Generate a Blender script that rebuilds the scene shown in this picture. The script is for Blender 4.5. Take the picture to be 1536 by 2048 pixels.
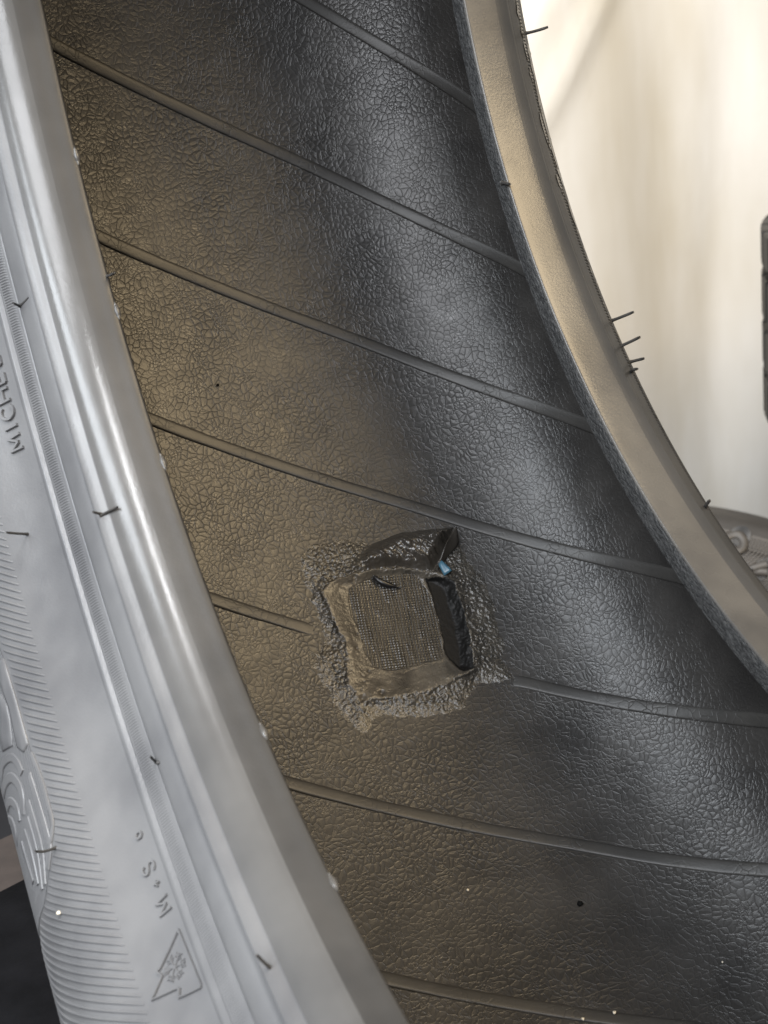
import bpy, math, random, json
import numpy as np
from mathutils import Matrix, Vector

random.seed(7); RNG = np.random.default_rng(7)
for o in list(bpy.data.objects): bpy.data.objects.remove(o)
scene = bpy.context.scene
COL = scene.collection

# ------------------------------------------------------------------ camera, light, exposure
cam = bpy.data.cameras.new('camera'); camo = bpy.data.objects.new('camera', cam); COL.objects.link(camo)
RC = np.array([[0.919917, -0.376713, -0.108817], [-0.224896, -0.27956, -0.933417], [0.321209, 0.883138, -0.341894]])
CAM_POS = Vector([-0.063068, -0.165076, -0.051359])
camo.matrix_world = Matrix(((RC[0][0], -RC[1][0], -RC[2][0], CAM_POS[0]), (RC[0][1], -RC[1][1], -RC[2][1], CAM_POS[1]),
                            (RC[0][2], -RC[1][2], -RC[2][2], CAM_POS[2]), (0, 0, 0, 1)))
cam.sensor_fit = 'VERTICAL'; cam.sensor_height = 36.0; cam.lens = 2768.99 / 2048 * 36.0
cam.clip_start = 0.01; cam.clip_end = 50
cam.dof.use_dof = True; cam.dof.focus_distance = 0.43; cam.dof.aperture_fstop = 30
scene.camera = camo

world = bpy.data.worlds.new('World'); scene.world = world; world.use_nodes = True
world.node_tree.nodes['Background'].inputs[0].default_value = (0.92, 0.95, 1.0, 1)
world.node_tree.nodes['Background'].inputs[1].default_value = 0.34

def area(name, loc, target, size, power, color, sy=None):
    l = bpy.data.lights.new(name, 'AREA'); l.shape = 'RECTANGLE' if sy else 'SQUARE'; l.size = size
    if sy: l.size_y = sy
    l.energy = power; l.color = color
    o = bpy.data.objects.new(name, l); COL.objects.link(o); o.location = loc
    o.rotation_euler = (Vector(target) - Vector(loc)).to_track_quat('-Z', 'Y').to_euler()
    return o
area('ceiling_panel', (-0.06, -0.35, 1.60), (0.0, 0.1, -0.15), 0.5, 88, (0.98, 0.985, 1.0), 0.9)
area('side_window', (-1.36, -0.22, 1.16), (0.1, 0.2, -0.2), 0.5, 32, (0.88, 0.94, 1.0), 1.2)
area('front_fill', (-0.95, -1.20, 1.00), (0.1, 0.2, -0.2), 1.1, 40, (0.94, 0.96, 1.0), 0.9)  # added fill lamp behind the camera, lifts the dark band of the liner
area('warm_lamp', (0.80, -0.75, 1.15), (0.1, 0.2, -0.2), 0.9, 31, (1.0, 0.77, 0.46), 0.9)

scene.view_settings.view_transform = 'Standard'; scene.view_settings.look = 'None'
scene.view_settings.exposure = 0.0; scene.view_settings.gamma = 1.0
scene.view_settings.use_curve_mapping = False
scene.cycles.max_bounces = 6

# ------------------------------------------------------------------ tyre section (axle = X, metres)
W = 0.11700          # toe to toe
HW = W / 2

def catmull(pts, n=8):
    """dense polyline through control points (x, r[, corner flag])"""
    P = [np.array(p[:2], float) for p in pts]
    corner = [len(p) > 2 for p in pts]
    out = []
    for i in range(len(P) - 1):
        a, b = P[i], P[i + 1]
        ma = (b - P[i - 1]) / 2 if i > 0 and not corner[i] else (b - a)
        mb = (P[i + 2] - a) / 2 if i + 2 < len(P) and not corner[i + 1] else (b - a)
        L = np.linalg.norm(b - a)
        for m in (0, 1):
            v = (ma, mb)[m]
            k = np.linalg.norm(v)
            if k > 2.0 * L:
                v = v * (2.0 * L / k)
            if m == 0: ma = v
            else: mb = v
        for t in np.linspace(0, 1, n, endpoint=False):
            out.append((2*t**3-3*t**2+1)*a + (t**3-2*t**2+t)*ma + (-2*t**3+3*t**2)*b + (t**3-t**2)*mb)
    out.append(P[-1])
    return np.array(out)

# inner liner, half section measured from the mid plane
LINER_HALF = [(0.0, .3190), (.028, .3180), (.050, .3150), (.068, .3100), (.084, .3015), (.096, .2890), (.100, .2745),
              (.0955, .2600), (.084, .2480), (.071, .2390), (.0625, .2330), (HW - .0006, .2276)]
LINER_FAR = [(.028, .3180), (.050, .3148), (.066, .3090), (.079, .2995), (.087, .2870), (.0895, .2735), (.0860, .2600), (.0765, .2480),
             (.0675, .2390), (.0620, .2330), (HW - .0006, .2276)]
LINER = catmull([(HW - a, b) for a, b in LINER_HALF[::-1]] + [(HW + a, b) for a, b in LINER_FAR], 6)
# near bead: liner edge -> toe -> seat -> heel ; near sidewall: heel line -> shoulder
BEAD = catmull([(.0006, .2276), (.0002, .2240), (-.0003, .2223), (-.0012, .2218), (-.0040, .2219), (-.0070, .2220), (-.0098, .2223), (-.0122, .2230), (-.0143, .2241), (-.0160, .2255)], 5)
BEAD_FAR = catmull([(.0006, .2276), (.0002, .2240), (-.0003, .2223), (-.0012, .2218), (-.0060, .2221), (-.0105, .2226), (-.0130, .2233), (-.0148, .2242), (-.0160, .2255)], 5)
SIDE_CTRL = [(-.0160, .2255, 1), (-.0163, .2258), (-.0181, .2268), (-.0193, .2281), (-.0184, .2300), (-.0166, .2322), (-.0172, .2346), (-.0196, .2370), (-.0213, .2400), (-.0217, .2418, 1),
             (-.0208, .2422, 1), (-.0218, .2427, 1), (-.0238, .2448), (-.0251, .2461, 1), (-.0246, .2464, 1), (-.0263, .2467, 1), (-.0268, .2473, 1), (-.0264, .2477, 1),
             (-.0310, .2520), (-.0390, .2586), (-.0458, .2660), (-.0508, .2750), (-.0540, .2850), (-.0550, .2950), (-.0540, .3060),
             (-.0500, .3160), (-.0420, .3250), (-.0330, .3295, 1)]
SIDE = catmull(SIDE_CTRL, 6)
TREAD_HALF = [(HW + .0330, .3295, 1), (HW + .022, .3325), (HW - .01, .3345), (0.0, .3350)]
def arclen(P):
    return np.concatenate([[0], np.cumsum(np.linalg.norm(np.diff(P, axis=0), axis=1))])
def at_s(P, S, s):
    return np.stack([np.interp(s, S, P[:, 0]), np.interp(s, S, P[:, 1])], -1)
SIDE_S = arclen(SIDE)

FAR_CTRL = [(W + .0160, .2255, 1), (W + .0164, .2258), (W + .0195, .2288), (W + .0200, .2293), (W + .0206, .2300), (W + .0235, .2333), (W + .0258, .2362), (W + .0272, .2395), (W + .0282, .2440), (W + .0300, .2520), (W + .0325, .2610), (W + .0355, .2720), (W + .0395, .2860),
            (W + .0415, .3000), (W + .0415, .3120), (W + .0385, .3210), (W + .0330, .3295, 1)]
FAR_SIDE = catmull(FAR_CTRL, 6)

MARKS = json.loads('''{"arches":{"a":[[0.08007,-0.92467],[0.07508,-0.92102],[0.06876,-0.92678],[0.06596,-0.93907],[0.06509,-0.95139]],"b":[[0.08412,-0.93549],[0.07646,-0.93664],[0.07135,-0.94246],[0.06847,-0.95633],[0.06831,-0.969],[0.07043,-0.98268]],"c":[[0.08337,-0.95078],[0.07812,-0.95409],[0.07462,-0.96214],[0.07319,-0.97269],[0.07396,-0.98216]],"d":[null,[0.08436,-0.96043],[0.08033,-0.97133],[0.08042,-0.98207],[0.08313,-0.98681]],"e":[[0.0619,-0.95969],[0.06147,-0.99088],[0.0613,-1.02324],[0.06177,-1.0374],[0.06518,-1.05127]],"g":[[0.06573,-0.97993],[0.06537,-1.0043],[0.06567,-1.032],[0.06873,-1.0587]],"h":[[0.06853,-0.99096],[0.06834,-1.01264],[0.06885,-1.03358],[0.0711,-1.05808]],"i":[[0.07227,-0.99583],[0.07172,-1.02005],[0.0727,-1.04952]],"k":[[0.07668,-0.99846],[0.07664,-1.01338],[0.07577,-1.04077]],"border":[[0.05884,-0.94469],[0.05787,-0.97123],[0.05777,-0.99665],[0.05791,-1.01816],[0.05971,-1.03022],[0.06154,-1.03592]]},"plates":[[[0.06145,-0.8367],[0.05937,-0.83938],[0.05886,-0.88623],[0.05888,-0.93428],[0.06186,-0.93669],[0.06394,-0.92666],[0.06274,-0.88873],[0.06403,-0.85439]],[[0.06548,-0.86338],[0.06344,-0.88123],[0.06375,-0.89739],[0.0651,-0.91389],[0.06617,-0.92016],[0.07258,-0.91261],[0.07255,-0.89838]]],"ridge_start":[[0.04911,-0.73787],[0.0485,-0.7979],[0.0482,-0.84973],[0.04852,-0.92452],[0.04788,-0.9789],[0.04797,-1.01334],[0.0472,-1.07389],[0.04683,-1.13546],[0.04668,-1.201],[0.04554,-1.25761]],"ridge_end":[[0.0598,-0.82629],[0.05902,-0.84066],[0.0586,-0.88406],[0.05853,-0.93345],[0.05732,-0.9742],[0.05837,-1.01713],[0.06024,-1.03882],[0.0648,-1.0535],[0.06968,-1.06719],[0.07566,-1.07342]],"mountain":[[0.03335,-1.20217],[0.03276,-1.26236],[0.03299,-1.26442],[0.03891,-1.25617],[0.03808,-1.24978],[0.03867,-1.24742],[0.0452,-1.23939],[0.04093,-1.2277],[0.04189,-1.22092],[0.04083,-1.22011],[0.03335,-1.20217]],"flake":[0.03746,-1.22915],"text_ms":[[0.03496,-1.17195],[0.03486,-1.14858],[0.03548,-1.13006],[0.03513,-1.0943]],"text_ms_h":[[0.03387,-1.17527],[0.03732,-1.1743]],"text_mi":[[0.0368,-0.63696],[0.03704,-0.61855],[0.03688,-0.60216],[0.03661,-0.58212],[0.03621,-0.56361]],"text_mi_h":[[0.03493,-0.64289],[0.03882,-0.64301]],"near_hair":[[[-0.02158,0.21146,-0.1155],[-0.02358,0.20788,-0.1138]],[[-0.02145,0.211,-0.11519],[-0.01924,0.20803,-0.11313]],[[-0.01791,0.16033,-0.16023],[-0.02014,0.15803,-0.15847]],[[-0.01776,0.16,-0.16042],[-0.01415,0.15699,-0.1583]],[[-0.03379,0.18861,-0.17051],[-0.03924,0.18378,-0.16722]],[[-0.00052,0.19355,-0.10875],[0.00068,0.18943,-0.10752]],[[-0.04687,0.13492,-0.23107],[-0.05192,0.13107,-0.22814]],[[-0.0216,0.12227,-0.20954],[-0.02286,0.1205,-0.20679]],[[-0.02133,0.1195,-0.20823],[-0.0188,0.11681,-0.20613]],[[-0.01776,0.05218,-0.22048],[-0.02005,0.05105,-0.21591]]],"far_hair":[[[0.14213,0.22638,-0.06388],[0.14705,0.22152,-0.06284]],[[0.14186,0.18464,-0.1452],[0.14549,0.17845,-0.14236]],[[0.13958,0.17644,-0.15099],[0.14255,0.17074,-0.1479]],[[0.14154,0.17518,-0.15591],[0.14357,0.17077,-0.15443]],[[0.13748,0.16815,-0.15672],[0.13666,0.16323,-0.15472]],[[0.13667,0.13178,-0.18724],[0.13641,0.12942,-0.18433]],[[0.11687,0.19866,-0.10269],[0.11681,0.19417,-0.10279]]],"nubs":[[-0.01639,-0.36486],[-0.01594,-0.55581],[-0.01475,-0.7495],[-0.01452,-1.10004],[-0.01496,-1.28994]],"p_outer":[[0.05064,-0.73803],[0.05521,-0.72748],[0.06068,-0.72506],[0.07076,-0.72888],[0.07708,-0.74309],[0.08689,-0.74212],[0.1039,-0.75469],[0.10508,-0.774],[0.1079,-0.80744],[0.10766,-0.84318],[0.10649,-0.87161],[0.10314,-0.90889],[0.10257,-0.93473],[0.0913,-0.92665],[0.0838,-0.944],[0.07056,-0.94211],[0.05744,-0.92756],[0.05213,-0.94341],[0.04639,-0.9235],[0.04414,-0.8871],[0.04236,-0.85217],[0.05011,-0.82816],[0.05,-0.79137],[0.05027,-0.7576]],"p_pad":[[0.05455,-0.78106],[0.06072,-0.77209],[0.06932,-0.77272],[0.08087,-0.77863],[0.09276,-0.79628],[0.0972,-0.8099],[0.09696,-0.83926],[0.09523,-0.86977],[0.09161,-0.90954],[0.08556,-0.91256],[0.074,-0.91623],[0.06131,-0.91012],[0.05368,-0.90436],[0.05176,-0.8858],[0.05612,-0.84201],[0.05438,-0.79795]],"p_weave":[[0.06359,-0.7849],[0.07285,-0.77993],[0.08678,-0.78785],[0.08833,-0.81525],[0.08749,-0.84952],[0.08419,-0.8856],[0.07658,-0.88341],[0.06661,-0.88142],[0.06169,-0.87324],[0.06117,-0.85234],[0.06224,-0.83627],[0.06174,-0.81586]],"p_strip":[[0.08901,-0.79832],[0.09752,-0.80728],[0.09546,-0.86414],[0.09146,-0.90937],[0.08772,-0.90919],[0.08533,-0.88217],[0.08789,-0.83824]],"p_ridge":[[0.05836,-0.77005],[0.06711,-0.76154],[0.07955,-0.7599],[0.09137,-0.76415],[0.10142,-0.76091]],"p_lip":[[0.05711,-0.77356],[0.06268,-0.76231],[0.07068,-0.75312],[0.07696,-0.74415],[0.08702,-0.74106],[0.09701,-0.74614],[0.10474,-0.75202],[0.10015,-0.77148],[0.09214,-0.79564],[0.08245,-0.78012],[0.07266,-0.77397],[0.06387,-0.77482]],"p_flap":[[0.09276,-0.79628],[0.09919,-0.77223],[0.10486,-0.75695],[0.10373,-0.77367]],"p_film":[[0.09304,-0.7883],[0.09451,-0.78627],[0.09619,-0.8011],[0.09336,-0.80281]],"p_sliver":[[0.07281,-0.77874],[0.07328,-0.78669],[0.0758,-0.79483],[0.08038,-0.80033]],"rib5":[[0.02008,-0.76526],[0.05063,-0.82805],[0.09421,-0.9155],[0.13234,-1.02319]],"crumbs":[[0.05971,-1.1154],[0.0871,-1.1646],[0.04328,-0.53762],[0.07875,-1.2685],[0.07033,-1.26321],[0.11167,-1.26818]],"crumb_side":[[0.06515,-1.09585]]}''')

# ------------------------------------------------------------------ helpers
def mesh_obj(name, V, F, mat, parent=None, smooth=True, uv=None, mats=None, fmat=None):
    me = bpy.data.meshes.new(name)
    V = np.asarray(V, dtype=np.float64)
    me.from_pydata([tuple(v) for v in V], [], [tuple(int(i) for i in f) for f in F])
    for m in (mats or [mat]): me.materials.append(m)
    if fmat is not None: me.polygons.foreach_set('material_index', np.asarray(fmat, dtype=np.int32))
    if smooth: me.polygons.foreach_set('use_smooth', np.ones(len(me.polygons), dtype=bool))
    if uv is not None:
        lay = me.uv_layers.new(name='UVMap')
        li = np.empty(len(me.loops), dtype=np.int32); me.loops.foreach_get('vertex_index', li)
        lay.data.foreach_set('uv', np.asarray(uv, dtype=np.float32)[li].ravel())
    me.update()
    o = bpy.data.objects.new(name, me); COL.objects.link(o)
    if parent: o.parent = parent
    return o

def empty(name, loc=(0, 0, 0), rot=(0, 0, 0)):
    o = bpy.data.objects.new(name, None); COL.objects.link(o); o.location = loc; o.rotation_euler = rot
    o.empty_display_size = 0.05
    return o

def tag(o, label=None, cat=None, group=None, kind=None):
    if label: o['label'] = label
    if cat: o['category'] = cat
    if group: o['group'] = group
    if kind: o['kind'] = kind
    return o

def hash2(ix, iy, seed):
    n = (ix.astype(np.int64) * 374761393 + iy.astype(np.int64) * 668265263 + seed * 1442695041) & 0xffffffff
    n = ((n ^ (n >> 13)) * 1274126177) & 0xffffffff
    return ((n ^ (n >> 16)) & 0xffff) / 65535.0
def vnoise(x, y, seed=0):
    ix, iy = np.floor(x), np.floor(y); fx, fy = x - ix, y - iy
    fx = fx * fx * (3 - 2 * fx); fy = fy * fy * (3 - 2 * fy)
    a, b = hash2(ix, iy, seed), hash2(ix + 1, iy, seed); c, d = hash2(ix, iy + 1, seed), hash2(ix + 1, iy + 1, seed)
    return (a * (1 - fx) + b * fx) * (1 - fy) + (c * (1 - fx) + d * fx) * fy
def fbm(x, y, seed=0, n=4):
    v = 0; a = .5
    for k in range(n):
        v = v + a * vnoise(x * 2 ** k, y * 2 ** k, seed + k); a *= .5
    return v
def worley(x, y, seed=0):
    """F1 and F2 distances"""
    ix, iy = np.floor(x), np.floor(y)
    f1 = np.full(x.shape, 9.); f2 = np.full(x.shape, 9.)
    for dx in (-1, 0, 1):
        for dy in (-1, 0, 1):
            cx, cy = ix + dx, iy + dy
            d = np.hypot(cx + hash2(cx, cy, seed) - x, cy + hash2(cx, cy, seed + 9) - y)
            f2 = np.where(d < f1, f1, np.minimum(f2, d)); f1 = np.minimum(f1, d)
    return f1, f2
def sstep(a, b, x):
    t = np.clip((x - a) / (b - a), 0, 1); return t * t * (3 - 2 * t)
def sdf(poly, x, y):
    """signed distance to polygon, negative inside"""
    P = np.asarray(poly); d = np.full(x.shape, 1e9); ins = np.zeros(x.shape, bool)
    for i in range(len(P)):
        a, b = P[i - 1], P[i]; ab = b - a
        t = np.clip(((x - a[0]) * ab[0] + (y - a[1]) * ab[1]) / (ab @ ab + 1e-18), 0, 1)
        d = np.minimum(d, np.hypot(x - a[0] - t * ab[0], y - a[1] - t * ab[1]))
        c = ((a[1] > y) != (b[1] > y)) & (x < (b[0] - a[0]) * (y - a[1]) / (b[1] - a[1] + 1e-18) + a[0])
        ins ^= c
    return np.where(ins, -d, d)
def pldist(path, x, y):
    P = np.asarray(path); d = np.full(x.shape, 1e9); tt = np.zeros(x.shape)
    n = len(P) - 1
    for i in range(n):
        a, b = P[i], P[i + 1]; ab = b - a
        t = np.clip(((x - a[0]) * ab[0] + (y - a[1]) * ab[1]) / (ab @ ab + 1e-18), 0, 1)
        q = np.hypot(x - a[0] - t * ab[0], y - a[1] - t * ab[1])
        tt = np.where(q < d, (i + t) / n, tt); d = np.minimum(d, q)
    return d, tt

def revolve(name, prof, mat, parent, segs=480, p0=0.0, p1=2 * math.pi, disp=None):
    prof = np.asarray(prof); n = len(prof); S = arclen(prof)
    closed = abs(p1 - p0 - 2 * math.pi) < 1e-6
    m = segs if closed else segs + 1
    ph = p0 + (p1 - p0) * np.arange(m) / segs
    PH, I = np.meshgrid(ph, np.arange(n), indexing='ij')
    x = prof[I, 0].copy(); r = prof[I, 1].copy()
    if disp is not None:
        nx, nr = normals2(prof); h = disp(S[I], PH); x += nx[I] * h; r += nr[I] * h
    V = np.stack([x, r * np.cos(PH), r * np.sin(PH)], -1).reshape(-1, 3)
    uv = np.stack([PH * 0.3, S[I]], -1).reshape(-1, 2)
    a = np.arange(segs)[:, None] * n + np.arange(n - 1)[None]
    b = ((np.arange(segs) + 1) % m)[:, None] * n + np.arange(n - 1)[None]
    F = np.stack([a, b, b + 1, a + 1], -1).reshape(-1, 4)
    return mesh_obj(name, V, F, mat, parent, uv=uv)
def normals2(P):
    """2-D normal of a profile, to the left of travel"""
    T = np.gradient(P, axis=0); L = np.hypot(T[:, 0], T[:, 1]) + 1e-12
    return -T[:, 1] / L, T[:, 0] / L

SIDE_N = normals2(SIDE)      # travel outward along the near sidewall: left = away from the tyre (-x)
def side_pt(s, ph, h=0.0):
    s = np.asarray(s, float); ph = np.asarray(ph, float)
    q = at_s(SIDE, SIDE_S, s)
    nx = np.interp(s, SIDE_S, SIDE_N[0]); nr = np.interp(s, SIDE_S, SIDE_N[1])
    x = q[..., 0] + nx * h; r = q[..., 1] + nr * h
    return np.stack([x, r * np.cos(ph), r * np.sin(ph)], -1)
LT = LINER[(LINER[:, 0] > W / 2 - .0985) & (LINER[:, 0] < W / 2 + .088) & (LINER[:, 1] > .29)]
LN = normals2(LT)
def lin_pt(x, ph, h=0.0):
    """point on the tread part of the liner, h towards the axle"""
    x = np.asarray(x, float); ph = np.asarray(ph, float)
    r = np.interp(x, LT[:, 0], LT[:, 1]); nx = -np.interp(x, LT[:, 0], LN[0]); nr = -np.interp(x, LT[:, 0], LN[1])
    X = x + nx * h; r = r + nr * h
    return np.stack([X, r * np.cos(ph), r * np.sin(ph)], -1)

def smooth_path(P, n=8):
    return catmull(P, n) if len(P) > 2 else np.array([np.array(P[0]) * (1 - t) + np.array(P[1]) * t for t in np.linspace(0, 1, n)])
def strip(name, path, width, height, mat, parent, n=6, taper=True, bevel=.3, mapper=side_pt, rad=.262, label=None, smooth=False, sink=.0004, soft=False):
    """raised bar that follows a path of (s, phi) laid on a surface of the tyre"""
    P = smooth_path([tuple(p) for p in path], n)
    Q = np.stack([P[:, 0], P[:, 1] * rad], 1)
    T = np.gradient(Q, axis=0); T /= np.linalg.norm(T, axis=1)[:, None] + 1e-12
    Nn = np.stack([-T[:, 1], T[:, 0]], 1)
    k = len(P); w = np.full(k, width / 2.0)
    V = []; ends = np.ones(k)
    if soft and k > 4: ends[0] = ends[-1] = .12; ends[1] = ends[-2] = .8
    offs = [(-1, -sink), (-1, height * .55), (-(1 - bevel), height), ((1 - bevel), height), (1, height * .55), (1, -sink)]
    for o, h in offs:
        q = Q + Nn * (w * o)[:, None]
        V.append(mapper(q[:, 0], q[:, 1] / rad, h * ends if h > 0 else h))
    V = np.concatenate(V); m = len(offs)
    F = [(j * k + i, (j + 1) * k + i, (j + 1) * k + i + 1, j * k + i + 1) for j in range(m - 1) for i in range(k - 1)]
    if not soft: F += [tuple(j * k for j in range(m)), tuple(j * k + k - 1 for j in range(m))[::-1]]
    o = mesh_obj(name, V, F, mat, parent, smooth=smooth)
    if label: o['label'] = label
    return o
def plate(name, poly, height, mat, parent, mapper=side_pt, n=4):
    """flat raised plate with a polygon outline"""
    P = np.array(poly + [poly[0]]); D = []
    for i in range(len(P) - 1):
        for t in np.linspace(0, 1, n, endpoint=False): D.append(P[i] * (1 - t) + P[i + 1] * t)
    D = np.array(D); c = D.mean(0); k = len(D)
    ins = c + (D - c) * .93; mid = c + (D - c) * .5
    V = np.concatenate([mapper(D[:, 0], D[:, 1], -.0004), mapper(D[:, 0], D[:, 1], height * .6), mapper(ins[:, 0], ins[:, 1], height),
                        mapper(mid[:, 0], mid[:, 1], height), mapper(np.array([c[0]]), np.array([c[1]]), height)])
    F = []
    for j in range(3):
        F += [(j * k + i, j * k + (i + 1) % k, (j + 1) * k + (i + 1) % k, (j + 1) * k + i) for i in range(k)]
    F += [(3 * k + i, 3 * k + (i + 1) % k, 4 * k) for i in range(k)]
    return mesh_obj(name, V, F, mat, parent)
def tube(name, pts, radii, mat, parent, sides=8):
    P = np.array(pts, float); n = len(P); V = []; F = []
    T = np.gradient(P, axis=0); T /= np.linalg.norm(T, axis=1)[:, None] + 1e-12
    ref = np.array([.3, .2, .93]); 
    for i in range(n):
        a = np.cross(T[i], ref); a /= np.linalg.norm(a); b = np.cross(T[i], a)
        for k in range(sides):
            t = 2 * math.pi * k / sides
            V.append(P[i] + radii[i] * (a * math.cos(t) + b * math.sin(t)))
    for i in range(n - 1):
        for k in range(sides):
            k2 = (k + 1) % sides
            F.append((i * sides + k, i * sides + k2, (i + 1) * sides + k2, (i + 1) * sides + k))
    F += [tuple(range(sides)), tuple(range((n - 1) * sides, n * sides))[::-1]]
    return mesh_obj(name, V, F, mat, parent)

# ------------------------------------------------------------------ materials
class NT:
    def __init__(s, name):
        s.m = bpy.data.materials.new(name); s.m.use_nodes = True
        s.t = s.m.node_tree; s.b = s.t.nodes['Principled BSDF']
    def n(s, typ, props=None, **ins):
        nd = s.t.nodes.new(typ)
        for k, v in (props or {}).items(): setattr(nd, k, v)
        for k, v in ins.items(): s.put(nd, k, v)
        return nd
    def put(s, nd, k, v):
        sock = nd.inputs[int(k[1:])] if k[0] == 'i' and k[1:].isdigit() else nd.inputs[k.replace('_', ' ')]
        if hasattr(v, 'is_output'): s.t.links.new(v, sock)
        elif isinstance(v, bpy.types.Node): s.t.links.new(v.outputs[0], sock)
        else: sock.default_value = v
    def coord(s, kind='Object'): return s.n('ShaderNodeTexCoord').outputs[kind]
    def map(s, vec, scale=(1, 1, 1), rot=(0, 0, 0)):
        return s.n('ShaderNodeMapping', Vector=vec, Scale=scale, Rotation=rot)
    def noise(s, vec, scale, detail=4, rough=.55, out='Fac'):
        return s.n('ShaderNodeTexNoise', Vector=vec, Scale=scale, Detail=float(detail), Roughness=rough).outputs[0 if out == 'Fac' else 1]
    def noise2(s, vec, scale, detail=3):
        return s.n('ShaderNodeTexNoise', {'noise_dimensions': '2D'}, Vector=vec, Scale=scale, Detail=float(detail)).outputs[0]
    def ramp(s, fac, *stops):
        r = s.n('ShaderNodeValToRGB', Fac=fac); e = r.color_ramp.elements
        while len(e) < len(stops): e.new(.5)
        for k, (p, c) in enumerate(stops):
            e[k].position = p; e[k].color = (c, c, c, 1) if not hasattr(c, '__len__') else (*c, 1)
        return r.outputs[0]
    def math(s, op, a, b=0.0, clamp=False):
        nd = s.n('ShaderNodeMath', {'operation': op, 'use_clamp': clamp}, i0=a, i1=b); return nd.outputs[0]
    def bump(s, h, dist, strength=1.0, normal=None):
        nd = s.n('ShaderNodeBump', Height=h, Distance=dist, Strength=strength)
        if normal is not None: s.put(nd, 'Normal', normal)
        return nd.outputs[0]
    def out(s, **ins):
        for k, v in ins.items(): s.put(s.b, k, v)
        return s.m
    def distort(s, vec, scale, amt, dim2=True):
        nz = s.n('ShaderNodeTexNoise', {'noise_dimensions': '2D' if dim2 else '3D'}, Vector=vec, Scale=scale, Detail=1.0)
        sub = s.n('ShaderNodeVectorMath', {'operation': 'SUBTRACT'}, i0=nz.outputs['Color'], i1=(.5, .5, .5))
        sc = s.n('ShaderNodeVectorMath', {'operation': 'SCALE'}, i0=sub.outputs[0]); s.put(sc, 'Scale', amt)
        return s.n('ShaderNodeVectorMath', {'operation': 'ADD'}, i0=vec, i1=sc.outputs[0]).outputs[0]

def mat_liner():
    t = NT('liner_rubber'); c = t.coord('UV')
    V2 = {'voronoi_dimensions': '2D'}
    d = t.distort(t.distort(c, 100, .0034), 420, .0009)
    e1 = t.n('ShaderNodeTexVoronoi', {'feature': 'DISTANCE_TO_EDGE', **V2}, Vector=d, Scale=500.0).outputs['Distance']
    e2 = t.n('ShaderNodeTexVoronoi', {'feature': 'DISTANCE_TO_EDGE', **V2}, Vector=d, Scale=930.0).outputs['Distance']
    pn = t.noise2(c, 34, 3); pm = t.noise2(c, 190, 2)
    k1 = t.ramp(e1, (0.0, 0.0), (.07, .50), (.45, 1.0))
    k2 = t.ramp(e2, (0.0, 0.0), (.12, .7), (.45, 1.0))
    h = t.math('ADD', t.math('MULTIPLY', k1, t.ramp(pm, (.28, .45), (.60, 1.0))), t.math('MULTIPLY', k2, t.ramp(pm, (.34, .50), (.60, .05))))
    wr = t.math('ABSOLUTE', t.math('SUBTRACT', t.noise2(t.map(d, (1.0, .55, 1), (0, 0, .5)), 330, 2), .5))
    h = t.math('ADD', h, t.math('MULTIPLY', wr, .30))
    h = t.math('MULTIPLY', h, t.ramp(pn, (.30, .45), (.68, 1.0)))
    h = t.math('ADD', h, t.math('MULTIPLY', t.noise2(c, 2400, 2), .16))
    b1 = t.bump(t.noise2(c, 75, 2), .0014, .2)
    b2 = t.bump(h, .00030, .52, b1)
    dust = t.noise2(c, 45, 5)
    col = t.ramp(dust, (.30, (.021, .020, .0192)), (.70, (.035, .033, .031)))
    ro = t.math('ADD', t.math('ADD', t.math('MULTIPLY', pm, .20), t.math('MULTIPLY', dust, .06)), .25)
    return t.out(Base_Color=col, Roughness=ro, Normal=b2)
def mat_rib():
    t = NT('liner_rib_rubber'); c = t.coord()
    v1 = t.n('ShaderNodeTexVoronoi', {'feature': 'DISTANCE_TO_EDGE'}, Vector=t.distort(c, 300, .003, False), Scale=300.0).outputs['Distance']
    crack = t.ramp(v1, (0.0, 0.0), (.05, .8), (.2, 1.0))
    h = t.math('ADD', t.math('MULTIPLY', crack, t.ramp(t.noise(c, 40, 2), (.42, 0.0), (.6, .8))), t.math('MULTIPLY', t.noise(c, 1500, 4), .35))
    col = t.ramp(t.noise(c, 60, 4), (.3, (.026, .025, .024)), (.7, (.042, .040, .037)))
    return t.out(Base_Color=col, Roughness=.46, Normal=t.bump(h, .0002, .7))
def mat_outer(name, lo, hi, rough=.5, fine=.5, stain=.3):
    t = NT(name); c = t.coord()
    n1 = t.noise(c, 38, 3, .6); n2 = t.noise(c, 11, 2)
    f = t.math('ADD', t.math('MULTIPLY', n1, .6), t.math('MULTIPLY', n2, .4))
    col = t.ramp(f, (.36, lo), (.62, hi))
    ro = t.math('ADD', t.math('MULTIPLY', t.noise(c, 70, 4), .22), rough - .11)
    h = t.math('ADD', t.math('MULTIPLY', t.noise(c, 1400, 4), .6), t.math('MULTIPLY', t.noise(c, 240, 3), .5))
    return t.out(Base_Color=col, Roughness=ro, Normal=t.bump(h, .00014, fine))
def mat_toe():
    t = NT('fuzzy_toe_rubber'); c = t.map(t.coord('UV'), (.35, 1, 1))
    n1 = t.noise2(c, 1500, 4); n2 = t.noise2(c, 420, 3)
    sp = t.ramp(t.math('ADD', t.math('MULTIPLY', n1, .6), t.math('MULTIPLY', n2, .4)), (.40, (.024, .0245, .025)), (.66, (.062, .062, .061)))
    return t.out(Base_Color=sp, Roughness=.55, Normal=t.bump(n1, .0006, .9))
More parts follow.
